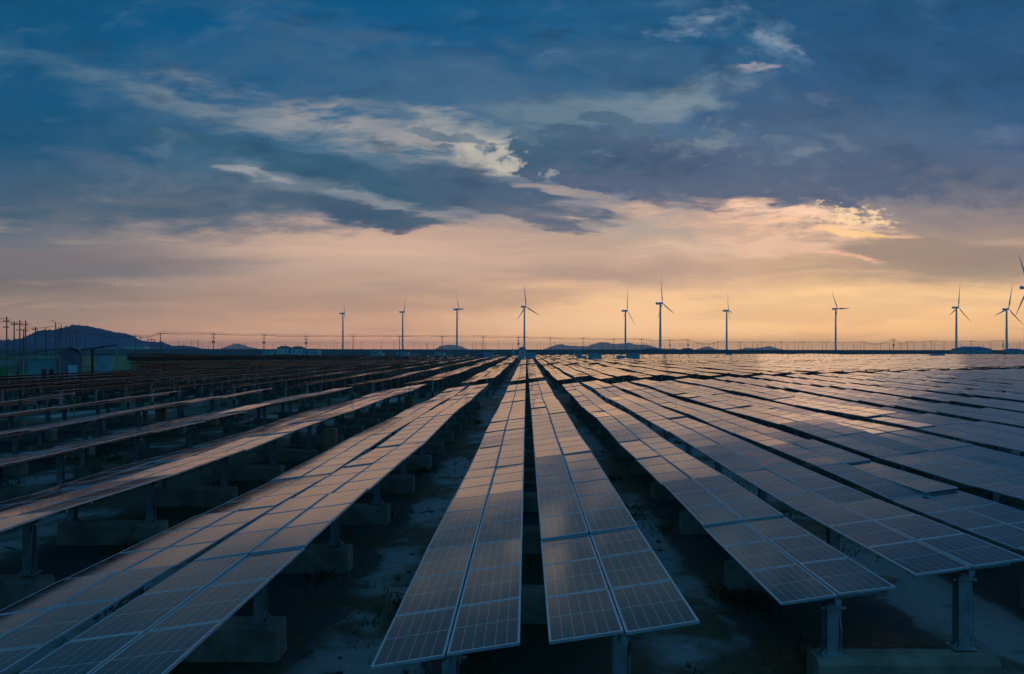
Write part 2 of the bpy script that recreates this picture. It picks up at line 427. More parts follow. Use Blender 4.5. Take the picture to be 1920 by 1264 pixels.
# ------------------------------------------------------------ solar rows
MW, ML, GAP, SKEW = 1.0, 1.68, .02, .055
SEC = 3*(ML+GAP)
def module_mesh():
    b_ = MB()
    fw, th = .034, .038
    hx, hy = MW/2, ML/2
    sh = lambda x, y, z: (x, y + SKEW*x, z)
    O = [(-hx,-hy),(hx,-hy),(hx,hy),(-hx,hy)]; I = [(-hx+fw,-hy+fw),(hx-fw,-hy+fw),(hx-fw,hy-fw),(-hx+fw,hy-fw)]
    for k in range(4):
        k2 = (k+1) % 4
        b_.quad([sh(*O[k],0), sh(*O[k2],0), sh(*I[k2],0), sh(*I[k],0)], 0)                 # frame top
        b_.quad([sh(*O[k],-th), sh(*O[k2],-th), sh(*O[k2],0), sh(*O[k],0)], 0)             # frame side
        b_.quad([sh(*I[k],0), sh(*I[k2],0), sh(*I[k2],-.003), sh(*I[k],-.003)], 0)
    b_.quad([sh(*p,-.003) for p in I], 1, [(0.02,0.02),(5.98,0.02),(5.98,19.98),(0.02,19.98)])
    b_.quad([sh(*p,-th) for p in O][::-1], 2)  # white backsheet coloured dark to stand for its shade
    return b_
mod_mb = module_mesh()
mod_me = mod_mb.mesh('solar_panel', [M['frame'], M['pv'], M['dark']])
def add_module(b_, Mx):
    base = len(b_.v)
    b_.v += [tuple(Mx @ Vector(p)) for p in mod_mb.v]
    b_.f += [tuple(base+i for i in f) for f in mod_mb.f]; b_.m += mod_mb.m; b_.uv += mod_mb.uv
def zprof(x, y):        # how the row rides over the settled ground
    return gz(x, y) + .04*math.sin(y*.31 + x*1.7) + .012*math.sin(y*.83 + x*.9)
def poses(X, ystart, n, zc, seed, amp=1.):
    """placement of each module of a row in row coordinates; three modules share one clamp section"""
    r_ = random.Random(seed); out = []
    for s_ in range(n):
        for c_ in (0, 1):
            pitch = r_.gauss(0, R(.22))*amp; roll = r_.gauss(0, R(.35))*amp; dz_ = r_.gauss(0, .005)*amp
            if r_.random() < .16: pitch += R(r_.choice((-1, 1))*r_.uniform(.3, .6))*amp
            yc = (s_+.5)*SEC
            slope = (zprof(X, ystart+yc+SEC/2) - zprof(X, ystart+yc-SEC/2))/SEC
            pitch += math.atan(slope)
            cx = .5 + c_*(MW+GAP)
            lx = cx - (MW+GAP/2)
            A = Matrix.Translation((cx, yc + SKEW*lx, zc + lx*math.tan(TILT) + zprof(X, ystart+yc) + dz_)) @ Matrix.Rotation(pitch, 4, 'X') @ Matrix.Rotation(-TILT+roll, 4, 'Y')
            for k in range(3):
                j = Matrix.Translation((0, (k-1)*(ML+GAP), 0)) @ Matrix.Rotation(r_.gauss(0, R(.12)), 4, 'X') @ Matrix.Rotation(r_.gauss(0, R(.18)), 4, 'Y')
                out.append((s_, c_, k, A @ j))
    return out

ZA, ZB = 1.70, 2.09        # height of the middle of the low and the high row of a pair
FT = .64
def post_mesh(zc, detail=True):
    """H-section column from footing to the table, origin on the ground"""
    b_ = MB(); h = zc - .19
    b_.box(-.20, .20, -.16, .16, FT, FT+.02)
    b_.box(-.10, .10, -.10, -.088, FT+.02, h); b_.box(-.10, .10, .088, .10, FT+.02, h); b_.box(-.008, .008, -.0875, .0875, FT+.02, h)
    if detail:
        for sx in (-1, 1):                                   # gusset plates at the foot
            for sy in (-.06, .06):
                P = [(sx*.011, sy-.006, FT+.022), (sx*.19, sy-.006, FT+.022), (sx*.011, sy-.006, FT+.26)]
                Q = [(x, y+.012, z) for x, y, z in P]
                b_.quad(P); b_.quad(Q[::-1])
                for i in range(3): b_.quad([P[i], P[(i+1) % 3], Q[(i+1) % 3], Q[i]])
        b_.box(-.13, .13, -.12, .12, h, h+.02)
        b_.box(.10, .16, -.05, .05, h-.16, h-.02)            # bracket lug
        b_.tube([(-.18, -.03, h-.06), (.24, -.03, h-.06)], .035, 8)
        for sy in (-.07, .07): b_.box(-.05, .05, sy-.008, sy+.008, h+.02, h+.10)
    T_ = Matrix.Translation((0, 0, zc-.075)) @ Matrix.Rotation(-TILT, 4, 'Y')
    b_.box(-.86, .86, -.035, .035, -.03, .03, 0, T_)         # rafter under the table
    if detail:
        b_.tube([(.125, -.06, h-.1), (.13, -.13, h-.4), (.125, -.13, FT+.1)], .014, 5)      # conduit
    return b_
post_me = {}
for key, zc in (('A', ZA), ('B', ZB)):
    post_me[key] = post_mesh(zc).mesh('post', M['steel'])
def footing_mesh(seed):
    r_ = random.Random(seed); b_ = MB()
    x0, x1 = .70, 3.82; hw = .25; nseg = 8
    ring = []
    for i in range(nseg+1):
        x = x0+(x1-x0)*i/nseg; e = .10 if i in (0, nseg) else 0
        j = lambda: r_.uniform(-.012, .012)
        ring.append([(x+(.02 if i == 0 else -.02 if i == nseg else 0)*0, -hw-.03, -.25), (x, -hw+j(), FT-.10), (x, -hw+.06+j(), FT-.002), (x, hw-.06+j(), FT-.002), (x, hw+j(), FT-.10), (x, hw+.03, -.25)])
    for i in range(nseg):
        for k in range(5): b_.quad([ring[i][k], ring[i+1][k], ring[i+1][k+1], ring[i][k+1]][::1])
    b_.quad(ring[0]); b_.quad(ring[-1][::-1])
    return b_.mesh('footing', M['concrete'])
foot_me = [footing_mesh(i) for i in range(4)]

def mounting(b_, X, ystart, n, zc, step=1):
    """torque tube and cross purlins under one row"""
    pts = []
    for i in range(0, 2*n+1):
        y = i*SEC/2; pts.append((1.01, y, zc-.135+zprof(X, ystart+y)))
    for a_, c_ in zip(pts, pts[1:]): b_.bar(a_, c_, .10, .10)
    for s_ in range(n):
        for k in range(3):
            for off in (-.45, .45):
                y = s_*SEC + (k+.5)*(ML+GAP) + off
                T_ = Matrix.Translation((1.01, y, zc-.063+zprof(X, ystart+s_*SEC+.5*SEC)+(y-(s_+.5)*SEC)*0)) @ Matrix.Rotation(-TILT, 4, 'Y') @ Matrix.Rotation(math.atan(SKEW), 4, 'Z')
                b_.box(-.94, .94, -.02, .02, -.022, .022, 0, T_)
def ordinal(n_):
    return ['first','second','third','fourth','fifth','sixth','seventh','eighth','ninth','tenth','eleventh','twelfth','thirteenth','fourteenth','fifteenth','sixteenth','seventeenth','eighteenth','nineteenth','twentieth'][n_-1]
def sec_mesh(seed):
    """one section: six modules side by side two and three"""
    b_ = MB()
    for s_, c_, k, Mx in poses(0, 0, 1, 0, seed, .8): add_module(b_, Matrix.Translation((0, 0, -zprof(0, SEC/2))) @ Mx)
    return b_.mesh('panel_section', [M['frame'], M['pv'], M['dark']])
sec_me = [sec_mesh(i+50) for i in range(10)]

NEARK = range(-3, 4)
for k in range(-6, 17):
    X0 = GA + PITCH*k
    yend = 79.7 + .62*X0
    for key, xo, zc in (('A', 0, ZA), ('B', 2.4, ZB)):
        X = X0 + xo; xr = X + 2
        if k == 0: ys_ = 9.25 if key == 'A' else 9.05
        elif k == 1: ys_ = 11.6 if key == 'A' else 11.8
        elif k == -1: ys_ = 7.45
        elif k == -2: ys_ = 10.15
        elif k < 0: ys_ = max(9., 1.05*abs(xr))
        else: ys_ = max(12.2, 1.08*X)
        if yend - ys_ < SEC: continue
        n = max(1, int(round((yend - ys_)/SEC)))
        if k > 1 or k < -2: ys_ = yend - n*SEC
        side = k+1 if k >= 1 else -k
        low = 'lower' if key == 'A' else 'raised'
        if k == 0: lab = f"near solar row ending at bottom centre, {'the one left of the narrow dark slot' if key=='A' else 'the one right of the narrow dark slot'}"
        elif k == 1: lab = 'lower right solar row whose near end shows, ' + ('beside the wide muddy gap' if key=='A' else 'farther right and higher')
        elif k == -1: lab = 'big solar row crossing the lower left corner, ' + ('outer left one of the pair' if key=='A' else 'beside the pale mud aisle')
        elif k < 0: lab = f"{low} near solar row of {ordinal(-k)} pair left of the pale mud aisle"
        else: lab = f"{low} near solar row of {ordinal(k+1)} pair right of the pale mud aisle"
        root = empty('solar_panel_row', (X, ys_, 0))
        tag(root, lab, 'solar panels', 'near rows of solar panels')
        if k in NEARK:
            for s_, c_, j_, Mx in poses(X, ys_, n, zc, k*10+xo):
                o = link('solar_panel', mod_me, root); o.matrix_local = Mx
        else:
            r_ = random.Random(k*31+int(xo))
            for s_ in range(n):
                yc = (s_+.5)*SEC
                o = link('panel_section', sec_me[r_.randrange(10)], root, (0, s_*SEC, zc+zprof(X, ys_+yc)))
                o.rotation_euler = (0, R(r_.gauss(0, .25)), 0)
        mb = MB(); mounting(mb, X, ys_, n, zc); mb.build('mounting_frame', M['steel'], root)
        if k in NEARK:
            cb = MB()
            for s_ in range(n):
                y0 = s_*SEC+.55; cb.tube([(1.09, y0+SEC*t_/6, zc-.2+zprof(X, ys_+y0)-.16*math.sin(math.pi*t_/6)*(.6+.4*math.sin(s_*2.1+k))) for t_ in range(7)], .012, 5, caps=False)
                cb.tube([(1.13, y0-.11, zc-.25), (1.14, y0-.115, 1.1), (1.13, y0-.11, .66)], .02, 5)
            cb.build('cable', M['dark'], root)
        for s_ in range(n+ (1 if k in NEARK else 0)):
            y = (.55 if k != 1 else .30) + s_*SEC
            if y > n*SEC: break
            zz = zprof(X, ys_+y) - (.07 if k == 1 else 0)
            o = link('post', post_me[key], root, (1.01, y, zz))
            if key == 'A':
                link('footing', foot_me[(s_+k) % 4], root, (0, y, min(zz, .06)*.9))
NR = 0
# rows of the blocks beyond: one mesh each, module outlines kept
def far_row_mesh(n, zc, seed):
    b_ = MB(); r_ = random.Random(seed)
    for s_ in range(n):
        for c_ in (0, 1):
            yc = (s_+.5)*SEC; cx = .5+c_*(MW+GAP); lx = cx-(MW+GAP/2)
            wv = .07*math.sin(s_*.8+seed*1.3)
            A = Matrix.Translation((cx, yc+SKEW*lx, zc+lx*math.tan(TILT)+wv+r_.gauss(0,.008))) @ Matrix.Rotation(r_.gauss(0,R(.3))+.04/SEC*math.cos(s_*.8+seed*1.3), 4, 'X') @ Matrix.Rotation(-TILT+r_.gauss(0,R(.5)), 4, 'Y')
            for k in range(3):
                y0 = (k-1.5)*(ML+GAP)+.01
                b_.box(-.5, .5, y0, y0+ML, -.04, -.003, 4, A, top=0)  # underside and edges take a dark colour in place of shade
                b_.quad([A @ Vector(p) for p in ((-.47,y0+.03,0),(.47,y0+.03,0),(.47,y0+ML-.03,0),(-.47,y0+ML-.03,0))], 1, [(0.02,0.02),(5.98,0.02),(5.98,19.98),(0.02,19.98)])
        b_.box(.92, 1.10, s_*SEC+.5, s_*SEC+.66, -.2, zc-.1, 2)
        b_.box(.2, 1.8, s_*SEC+.5, s_*SEC+.66, -.2, FT, 3)
    b_.box(.96, 1.06, 0, n*SEC, zc-.18, zc-.09, 2)
    return b_.mesh('solar_panel_row', [M['frame'], M['pv'], M['steel'], M['concrete'], M['dark']])
def make_block(y0, n, k0, k1, group, lab, cut=None, seed=0, dz_=0):
    vs = {key: [far_row_mesh(n, zc, seed*20+i) for i in range(3)] for key, zc in (('A', ZA), ('B', ZB))}
    short = {}
    for k in range(k0, k1+1):
        for key, xo, zc in (('A', 0, ZA), ('B', 2.4, ZB)):
            X = GA+PITCH*k+xo; ya = y0+.62*(GA+PITCH*k); n2 = n
            if cut:
                s0 = cut(X, ya)
                if s0 > ya+SEC*.5:
                    d_ = int(math.ceil((s0-ya)/SEC)); n2 = n-d_; ya += d_*SEC
                    if n2 < 2: continue
            if n2 == n: me = vs[key][(k*7+int(xo)) % 3]
            else:
                me = short.get((key, n2)) or short.setdefault((key, n2), far_row_mesh(n2, zc, seed*20+n2))
            o = link('solar_panel_row', me, None, (X, ya, dz_+random.Random(k*3+xo).uniform(-.05, .05)))
            side = 'left' if X < -2.5 else ('straight ahead' if X < 3 else 'right')
            tag(o, lab % {'left': 'in the dark left half', 'straight ahead': 'straight ahead at the centre', 'right': 'in the bright right half'}[side], 'solar panels', group + {'left': ', left half', 'straight ahead': ', centre', 'right': ', right half'}[side])
make_block(92.3, 16, -11, 37, 'solar rows of the second field', 'solar row in the field just past the first cross aisle, %s', seed=1)
make_block(189., 16, -18, 57, 'solar rows of the third field', 'distant thin solar row between the green fence and the huts, %s', cut=lambda X, ya: -X/.585 if X < 0 else 0, seed=2)
# the farthest fields: past counting
def far_field():
    b_ = MB(); r_ = random.Random(5)
    for y0, n, k0, k1 in ((293., 17, -32, 75), (402., 12, -45, 100)):
        for k in range(k0, k1):
            for xo, zc in ((0, ZA), (2.4, ZB)):
                X = GA+PITCH*k+xo; ya = y0+.62*(GA+PITCH*k)*(1 if X > -60 else .6)
                if ya+n*SEC > 520 and X > 0: pass
                if ya > 560: continue
                if X < 0 and ya < -X/.585: ya = -X/.585
                for s_ in range(n):
                    A = Matrix.Translation((X+1, ya+(s_+.5)*SEC, zc+r_.gauss(0,.03))) @ Matrix.Rotation(r_.gauss(0,R(.6)), 4, 'X') @ Matrix.Rotation(-TILT+r_.gauss(0,R(.5)), 4, 'Y')
                    b_.box(-1, 1, -SEC/2+.03, SEC/2-.03, -.04, 0, 3, A, top=1, topuv=[(0,0),(12,0),(12,60),(0,60)])  # shade of the undersides is put into their dark colour
                    if s_ % 2 == 0: b_.box(X+.92, X+1.1, ya+s_*SEC+.5, ya+s_*SEC+.66, -.2, zc-.08, 2)
    tag(b_.build('solar_field', [M['frame'], M['pv'], M['steel'], M['dark']]), 'farthest rows of solar panels merging below the embankment', 'solar panels', kind='stuff')
far_field()

# ------------------------------------------------------------ embankment across the horizon and the green strip before it
def terrain_mat(name, a_, b_, sc):
    return worn(name, a_, b_, .9, 0, sc, .3)
M['bank'] = terrain_mat('embankment_grass_haze_tint', (.035,.06,.07), (.06,.085,.09), .03)  # blue-grey of the distance haze is mixed into the grass colour
b_ = MB(); N = 60
prof = [(-26, -.3), (-9, 5.2), (-5, 5.75), (5, 5.75), (26, -.3)]
P = []
for i in range(N+1):
    x = -1100 + 3300*i/N; y0 = 660 + .02*x + 6*math.sin(i*.4)
    P.append([(x, y0+a, z + (.12*math.sin(i*.9) if z > 1 else 0)) for a, z in prof])
for i in range(N):
    for k in range(4): b_.quad([P[i][k], P[i+1][k], P[i+1][k+1], P[i][k+1]])
tag(b_.build('embankment', M['bank'], smooth=True), kind='structure')

M['leaf'] = worn('scrub_leaves', (.015,.045,.03), (.04,.09,.05), .9, 0, .3, .3)
def scrub(name, x0, x1, yf, dep, h, step, seed):
    r_ = random.Random(seed); b_ = MB()
    n = int((x1-x0)/step); rows = []
    for i in range(n+1):
        x = x0+(x1-x0)*i/n; y = yf(x)
        hh = h*(.55+.45*math.sin(i*.21+seed)*math.sin(i*.053)+r_.uniform(-.28, .28))
        hh = max(.3, hh)
        rows.append([(x, y, -.1), (x+r_.uniform(-.4,.4), y+dep*.2, hh*.7), (x, y+dep*.5+r_.uniform(-1,1), hh), (x+r_.uniform(-.4,.4), y+dep*.8, hh*.75), (x, y+dep, -.1)])
    for i in range(n):
        for k in range(4): b_.quad([rows[i][k], rows[i+1][k], rows[i+1][k+1], rows[i][k+1]])
    return b_.build(name, M['leaf'])
tag(scrub('scrub_vegetation', 60, 520, lambda x: 545+.06*x, 22, 2.9, 1.6, 3), 'dark green scrub strip in front of the embankment', 'scrub', kind='stuff')
tag(scrub('scrub_vegetation', -620, 60, lambda x: 560+.03*x, 16, 1.6, 2.0, 4), 'low teal green scrub below the left embankment', 'scrub', kind='stuff')

# ------------------------------------------------------------ hills
def hill(name, D, outline, depth, bump, mt, seed):
    """outline: (px x, px y) of the skyline as seen from the field; turned into metres at distance D"""
    r_ = random.Random(seed)
    pts = [((x-987)/1280*D, CAMZ+(655-y)/1280*D) for x, y in outline]
    xs_ = []; step = max(6, (pts[-1][0]-pts[0][0])/260)
    n = int((pts[-1][0]-pts[0][0])/step); b_ = MB(); m_ = 17
    def H(x):
        for (xa, za), (xb, zb) in zip(pts, pts[1:]):
            if xa <= x <= xb:
                t_ = (x-xa)/(xb-xa); t_ = t_*t_*(3-2*t_)*.5+t_*.5; return za+(zb-za)*t_
        return 0
    for i in range(n+1):
        x = pts[0][0]+step*i; h = H(x)
        for j in range(m_):
            q = (j/(m_-1)*2-1); f = math.cos(q*math.pi/2)**1.1 if abs(q) < 1 else 0
            sp = .75+.25*math.sin(x*.01+q*5+seed)
            z = h*f*(sp if abs(q) > .05 else 1) + r_.uniform(-bump, bump)*(1 if f > .05 else 0)
            b_.v.append((x+r_.uniform(-.3,.3)*step, D+q*depth*(.6+.4*math.sin(x*.004+1)), z if abs(q) < 1 else -3))
    for i in range(n):
        for j in range(m_-1):
            a_ = i*m_+j; b_.f.append((a_, a_+m_, a_+m_+1, a_+1)); b_.m.append(0); b_.uv += [(0,0)]*4
    o = b_.build(name, mt); tag(o, kind='structure'); return o
M['wood'] = worn('wooded_hill_haze_tint', (.004,.085,.17), (.010,.115,.20), .95, 0, .02)  # strong blue is distance haze painted into the forest colour
M['far'] = worn('far_mountain_haze_tint', (.20,.23,.27), (.25,.27,.30), .95, 0, .002)  # pale tone paints in part of the fading by haze
hill('hills', 3000, [(-90,656),(-40,640),(0,639),(34,638),(50,631),(61,626),(75,621),(88,620),(106,621),(119,615),(132,611.5),(144,610.5),(162,613),(182,617),(200,621),(215,625),(238,627),(250,632),(258,637),(271,641),(301,642),(314,646),(324,652),(330,656)], 420, 3.8, M['wood'], 1)
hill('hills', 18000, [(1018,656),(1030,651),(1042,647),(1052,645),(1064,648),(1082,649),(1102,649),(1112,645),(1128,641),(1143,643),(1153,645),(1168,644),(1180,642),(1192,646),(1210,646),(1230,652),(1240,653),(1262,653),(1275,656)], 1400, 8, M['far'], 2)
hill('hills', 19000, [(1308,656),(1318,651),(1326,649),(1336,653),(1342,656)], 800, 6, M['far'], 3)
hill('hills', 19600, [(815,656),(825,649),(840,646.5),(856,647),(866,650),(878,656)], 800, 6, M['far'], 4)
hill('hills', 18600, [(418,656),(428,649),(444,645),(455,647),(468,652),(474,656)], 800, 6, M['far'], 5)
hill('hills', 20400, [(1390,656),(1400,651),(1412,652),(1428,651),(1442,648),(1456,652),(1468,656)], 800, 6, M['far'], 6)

# ------------------------------------------------------------ wind turbines
def blade_mesh(Rr):
    b_ = MB(); n = 16; rings = []
    for i in range(n+1):
        t_ = i/n; z = .9+t_*(Rr-.9)
        if t_ < .18: ch = 1.1+1.9*(t_/.18)**1.4; th = .95*(1-t_/.18)+.42*ch*(t_/.18)*.8
        else: ch = 3.0*max(0, 1-(t_-.18)/.82)**.85+.16; th = ch*.17
        tw = R(16*(1-t_)**2); ring = []
        bend = -1.3*t_**2.3
        for j in range(10):
            a_ = 2*math.pi*j/10; cx = math.cos(a_)*ch*.5 - ch*.12*min(1, t_*5); cy = math.sin(a_)*th*.5*(1 if t_ < .1 else (.55+.45*(math.cos(a_)+1)/2+.25))
            ring.append((cx*math.cos(tw)-cy*math.sin(tw), cx*math.sin(tw)+cy*math.cos(tw)+bend, z))
        rings.append(ring)
    for rg in rings: b_.v += rg
    for i in range(n):
        for j in range(10):
            b_.f.append((i*10+j, i*10+(j+1) % 10, (i+1)*10+(j+1) % 10, (i+1)*10+j)); b_.m.append(0); b_.uv += [(0,0)]*4
    b_.f.append(tuple(range(n*10, n*10+10))); b_.m.append(0); b_.uv += [(0,0)]*10
    b_.f.append(tuple(range(10))[::-1]); b_.m.append(0); b_.uv += [(0,0)]*10
    return b_.mesh('blade', M['white'], True)
blade_me = blade_mesh(45)
mb = MB()   # nacelle along local Y; rotor toward -Y
secs = [(-2.4,1.2,1.3),(-2.0,1.55,1.65),(1.,1.75,1.85),(5.,1.7,1.75),(7.2,1.3,1.35),(7.6,.8,.9)]
rg = []
for y, a_, h_ in secs:
    rg.append([(a_*math.copysign(abs(math.cos(q))**.5, math.cos(q)), y, h_*math.copysign(abs(math.sin(q))**.5, math.sin(q))) for q in [2*math.pi*j/16 for j in range(16)]])
for r0 in rg: mb.v += r0
for i in range(len(rg)-1):
    for j in range(16):
        mb.f.append((i*16+j, i*16+(j+1) % 16, (i+1)*16+(j+1) % 16, (i+1)*16+j)); mb.m.append(0); mb.uv += [(0,0)]*4
mb.f.append(tuple(range(16))); mb.m.append(0); mb.uv += [(0,0)]*16
mb.f.append(tuple(range(80, 96))[::-1]); mb.m.append(0); mb.uv += [(0,0)]*16
mb.box(-.9, .9, 5.2, 6.8, 1.6, 2.5)
nac_me = mb.mesh('nacelle', M['white'])
mb = MB(); mb.tube([(0,-4.9,0),(0,-4.6,0),(0,-4.0,0),(0,-3.2,0),(0,-2.45,0)], [.2,.75,1.3,1.5,1.45], 16)
hub_me = mb.mesh('hub', M['white'], True)
def turbine(name, x, y, hubz, psi, phi, lab, sc=1.):
    """psi: heading of the rotor axis from +X toward +Y; phi: turn of the first blade"""
    t_ = R(6); ps = R(psi)
    d = Vector((math.cos(ps)*math.cos(t_), math.sin(ps)*math.cos(t_), math.sin(t_)))
    hubp = Vector((x, y, hubz)); tow = hubp - 3.6*d
    root = empty('wind_turbine', (tow.x, tow.y, 0)); tag(root, lab, 'wind turbine', 'wind turbines along the horizon')
    b_ = MB(); H = hubz-1.6-(3.6*d.z)
    zs = [0, 1.2, H*.25, H*.5, H*.75, H-1, H+.2]
    b_.tube([(0,0,z) for z in zs], [2.15,2.1,1.9,1.72,1.5,1.28,1.25], 24)
    b_.tube([(0,0,-.3),(0,0,.5)], [3.4,3.2], 24)
    tw_ = b_.build('tower', M['white'], root, smooth=False)
    db = MB(); db.box(-.5, .5, -2.16, -2.02, .6, 2.8); db.build('door', M['roof'], tw_)
    yax = -d; zax = Vector((0,0,1)); xax = yax.cross(zax).normalized(); zax = xax.cross(yax).normalized()
    Mr = Matrix((xax, yax, zax)).transposed().to_4x4()
    base = Matrix.Translation(Vector((0,0,hubz)) + hubp - Vector((tow.x, tow.y, 0)) - Vector((0,0,hubz)))
    cen = Matrix.Translation(hubp - Vector((tow.x, tow.y, 0)) - Vector((0, 0, 0))) @ Mr
    off = Matrix.Translation((0, 3.6, 0))
    n_ = link('nacelle', nac_me, root); n_.matrix_local = cen @ off
    h_ = link('hub', hub_me, root); h_.matrix_local = cen @ off
    e1 = Vector((-math.sin(ps), math.cos(ps), 0)); sgn = 1 if xax.dot(e1) > 0 else -1
    for j in range(3):
        a_ = R(phi+120*j)
        bl = link('blade', blade_me, h_)
        # turn about the rotor axis (local Y) and lean a little forward
        bl.matrix_local = Matrix.Translation((0, -3.6, 0)) @ Matrix.Rotation(a_*sgn, 4, 'Y') @ Matrix.Rotation(R(2.2), 4, 'X')
TURB = [ # x, y, hub height, axis, phase, label
 (-426.5,1600,89.7,18,112,'slim wind turbine standing leftmost on the horizon, nearest the wooded hill'),
 (-272.8,1525,89.3,15,76,'second wind turbine from the hill, rotor edge-on with one blade straight up'),
 (-136.4,1375,86.5,18,28,'third wind turbine from the hill, one blade tipped left and one level'),
 (-1.0,1300,87.2,36,4,'wind turbine at centre above the small roofed house, blades spread open'),
 (192,1300,80,9,108,'shorter wind turbine of the close pair, just left of the tallest'),
 (214.2,1075,79,9,4,'tall wind turbine on the right of the close pair, blade straight up'),
 (399.7,1350,83.4,-12,20,'lone narrow wind turbine right of the close pair'),
 (637.7,1400,90.1,3,28,'wind turbine under the glowing cloud, one blade level to the right'),
 (791,1250,84,-6,108,'wind turbine right of the glowing cloud with blades spread like a Y upside down'),
 (865.2,1225,79.6,0,104,'wind turbine near the right edge, its blade crossing behind the cut-off one'),
 (589,800,79.6,3,19,'nearest wind turbine, cut off by the right edge of the picture')]
for i, (x, y, h_, ps, ph, lab) in enumerate(TURB): turbine('wind_turbine', x, y, h_, ps, ph, lab)

# ------------------------------------------------------------ utility poles
def pole_mesh(h, kind):
    b_ = MB(); b_.tube([(0,0,-.3),(0,0,h*.5),(0,0,h)], [.2,.17,.12], 8)
    if kind in (1, 2):
        b_.box(-1.2, 1.2, -.06, .06, h-.9, h-.76, 1)
        for x in (-1.1, -.4, .4, 1.1): b_.tube([(x,0,h-.76),(x,0,h-.42)], [.07,.05], 6, 1)
    if kind == 2:
        b_.box(-.95, .95, -.06, .06, h-2.3, h-2.16, 1)
        for x in (-.9, .9): b_.tube([(x,0,h-2.16),(x,0,h-1.85)], [.07,.05], 6, 1)
        b_.tube([(.42,0,h-4.6),(.42,0,h-3.5)], .2, 10, 1)         # transformer can
        b_.tube([(-.42,0,h-4.6),(-.42,0,h-3.5)], .2, 10, 1)
    if kind == 0: b_.tube([(0,0,h),(0,0,h+.35)], [.06,.04], 6, 1)
    if kind == 3:
        b_.box(-.7, .7, -.05, .05, h-.7, h-.58, 1)
    return b_.mesh('utility_pole', [M['pole'], M['dark']])
HP = 13.
pm = {k: pole_mesh(HP, k) for k in (0, 1, 2, 3)}
# the wired line crossing the whole horizon: (px, px y of the top) give bearing and apparent height
LINE = [(160,624,0),(254,629,1),(301,624,1),(400,625,2),(495,627,2),(574,629,2),(662,629,1),(749,629,1),(829,629.5,1),(905.5,630,1),(972,630.5,2),(1031.6,632,1),(1093.4,633.5,1),(1150.6,634.5,1),(1202.5,634.5,1),(1256,636.5,2),(1290,635.5,2),(1345.6,640,1),(1388,640,1),(1427.6,639.5,1),(1465,640,1),(1505.6,640,1),(1549,640,1),(1620,639.5,1),(1675.6,634.5,2),(1701,639,1),(1745.7,638,1),(1820.6,638,1),(1880.7,636.5,2)]
wire_pts = []
for i, (px, py, kd) in enumerate(LINE):
    Y = (HP-CAMZ)*1280/(655-py); X = (px-987)/1280*Y
    o = link('utility_pole', pm[kd], None, (X, Y, 0), (0, 0, -math.atan2(X, Y)*.0+R(12)))
    side = 'left of all turbines' if px < 645 else ('between first and central turbine' if px < 985 else ('between central turbine and close pair' if px < 1172 else ('between close pair and glowing cloud' if px < 1560 else 'right of the glowing cloud')))
    k_ = [p for p in LINE[:i+1] if (p[0] < 645, p[0] < 985, p[0] < 1172, p[0] < 1560) == (px < 645, px < 985, px < 1172, px < 1560)]
    tag(o, f"wired utility pole {side}, {ordinal(len(k_))} from the left there", 'utility pole', 'utility poles of the wired line')
    wire_pts.append(Vector((X, Y, HP)))
b_ = MB()
for zoff, xo in ((-.4, -.8), (-.4, .8), (.25, 0)):
    for a_, c_ in zip(wire_pts, wire_pts[1:]):
        L = (a_-c_).length; pts = []
        for i in range(9):
            t_ = i/8; p = a_.lerp(c_, t_); pts.append((p.x+xo, p.y, p.z+zoff - .022*L*4*t_*(1-t_)*.8))
        b_.tube(pts, .055, 4, caps=False)
tag(b_.build('overhead_wire', M['dark']), 'thin sagging overhead wires strung between the poles along the horizon', 'wire')

# small poles scattered beyond
r_ = random.Random(11)
small = [326,334,345,359,370,372,380,392,410,416,422,436,448,460,465,512,527,535,558,600,612,620,626,632,640,652,677,700,715,739,765,776,788,800,801,813,827,844,850,865,886,893,902,910,935,961,1007,1014,1020,1040,1056,1071,1080,1103,1110,1128,1131,1140,1162,1175,1190,1196,1207,1213,1223,1228,1237,1246,1265,1275,1280,1300,1308,1318,1330,1338,1384,1389,1396,1411,1420,1421,1454,1476,1490,1497,1515,1522,1542,1560,1580,1588,1601,1607,1613,1641,1651,1668,1689,1714,1731,1736,1752,1770,1801,1803,1836,1844,1858,1890,1907,1912]
for px in small:
    Y = r_.choice((760, 820, 900, 1000)); k_ = r_.choice((0, 1, 1, 3))
    hh = r_.uniform(.85, 1.25)
    o = link('utility_pole', pm[k_], None, ((px-987)/1280*Y, Y, 0), (0, 0, r_.uniform(-.5, .5))); o.scale = (1, 1, hh)
    tag(o, 'tiny unwired utility pole far away, standing along the dusky skyline', 'utility pole', 'tiny distant poles on the skyline')

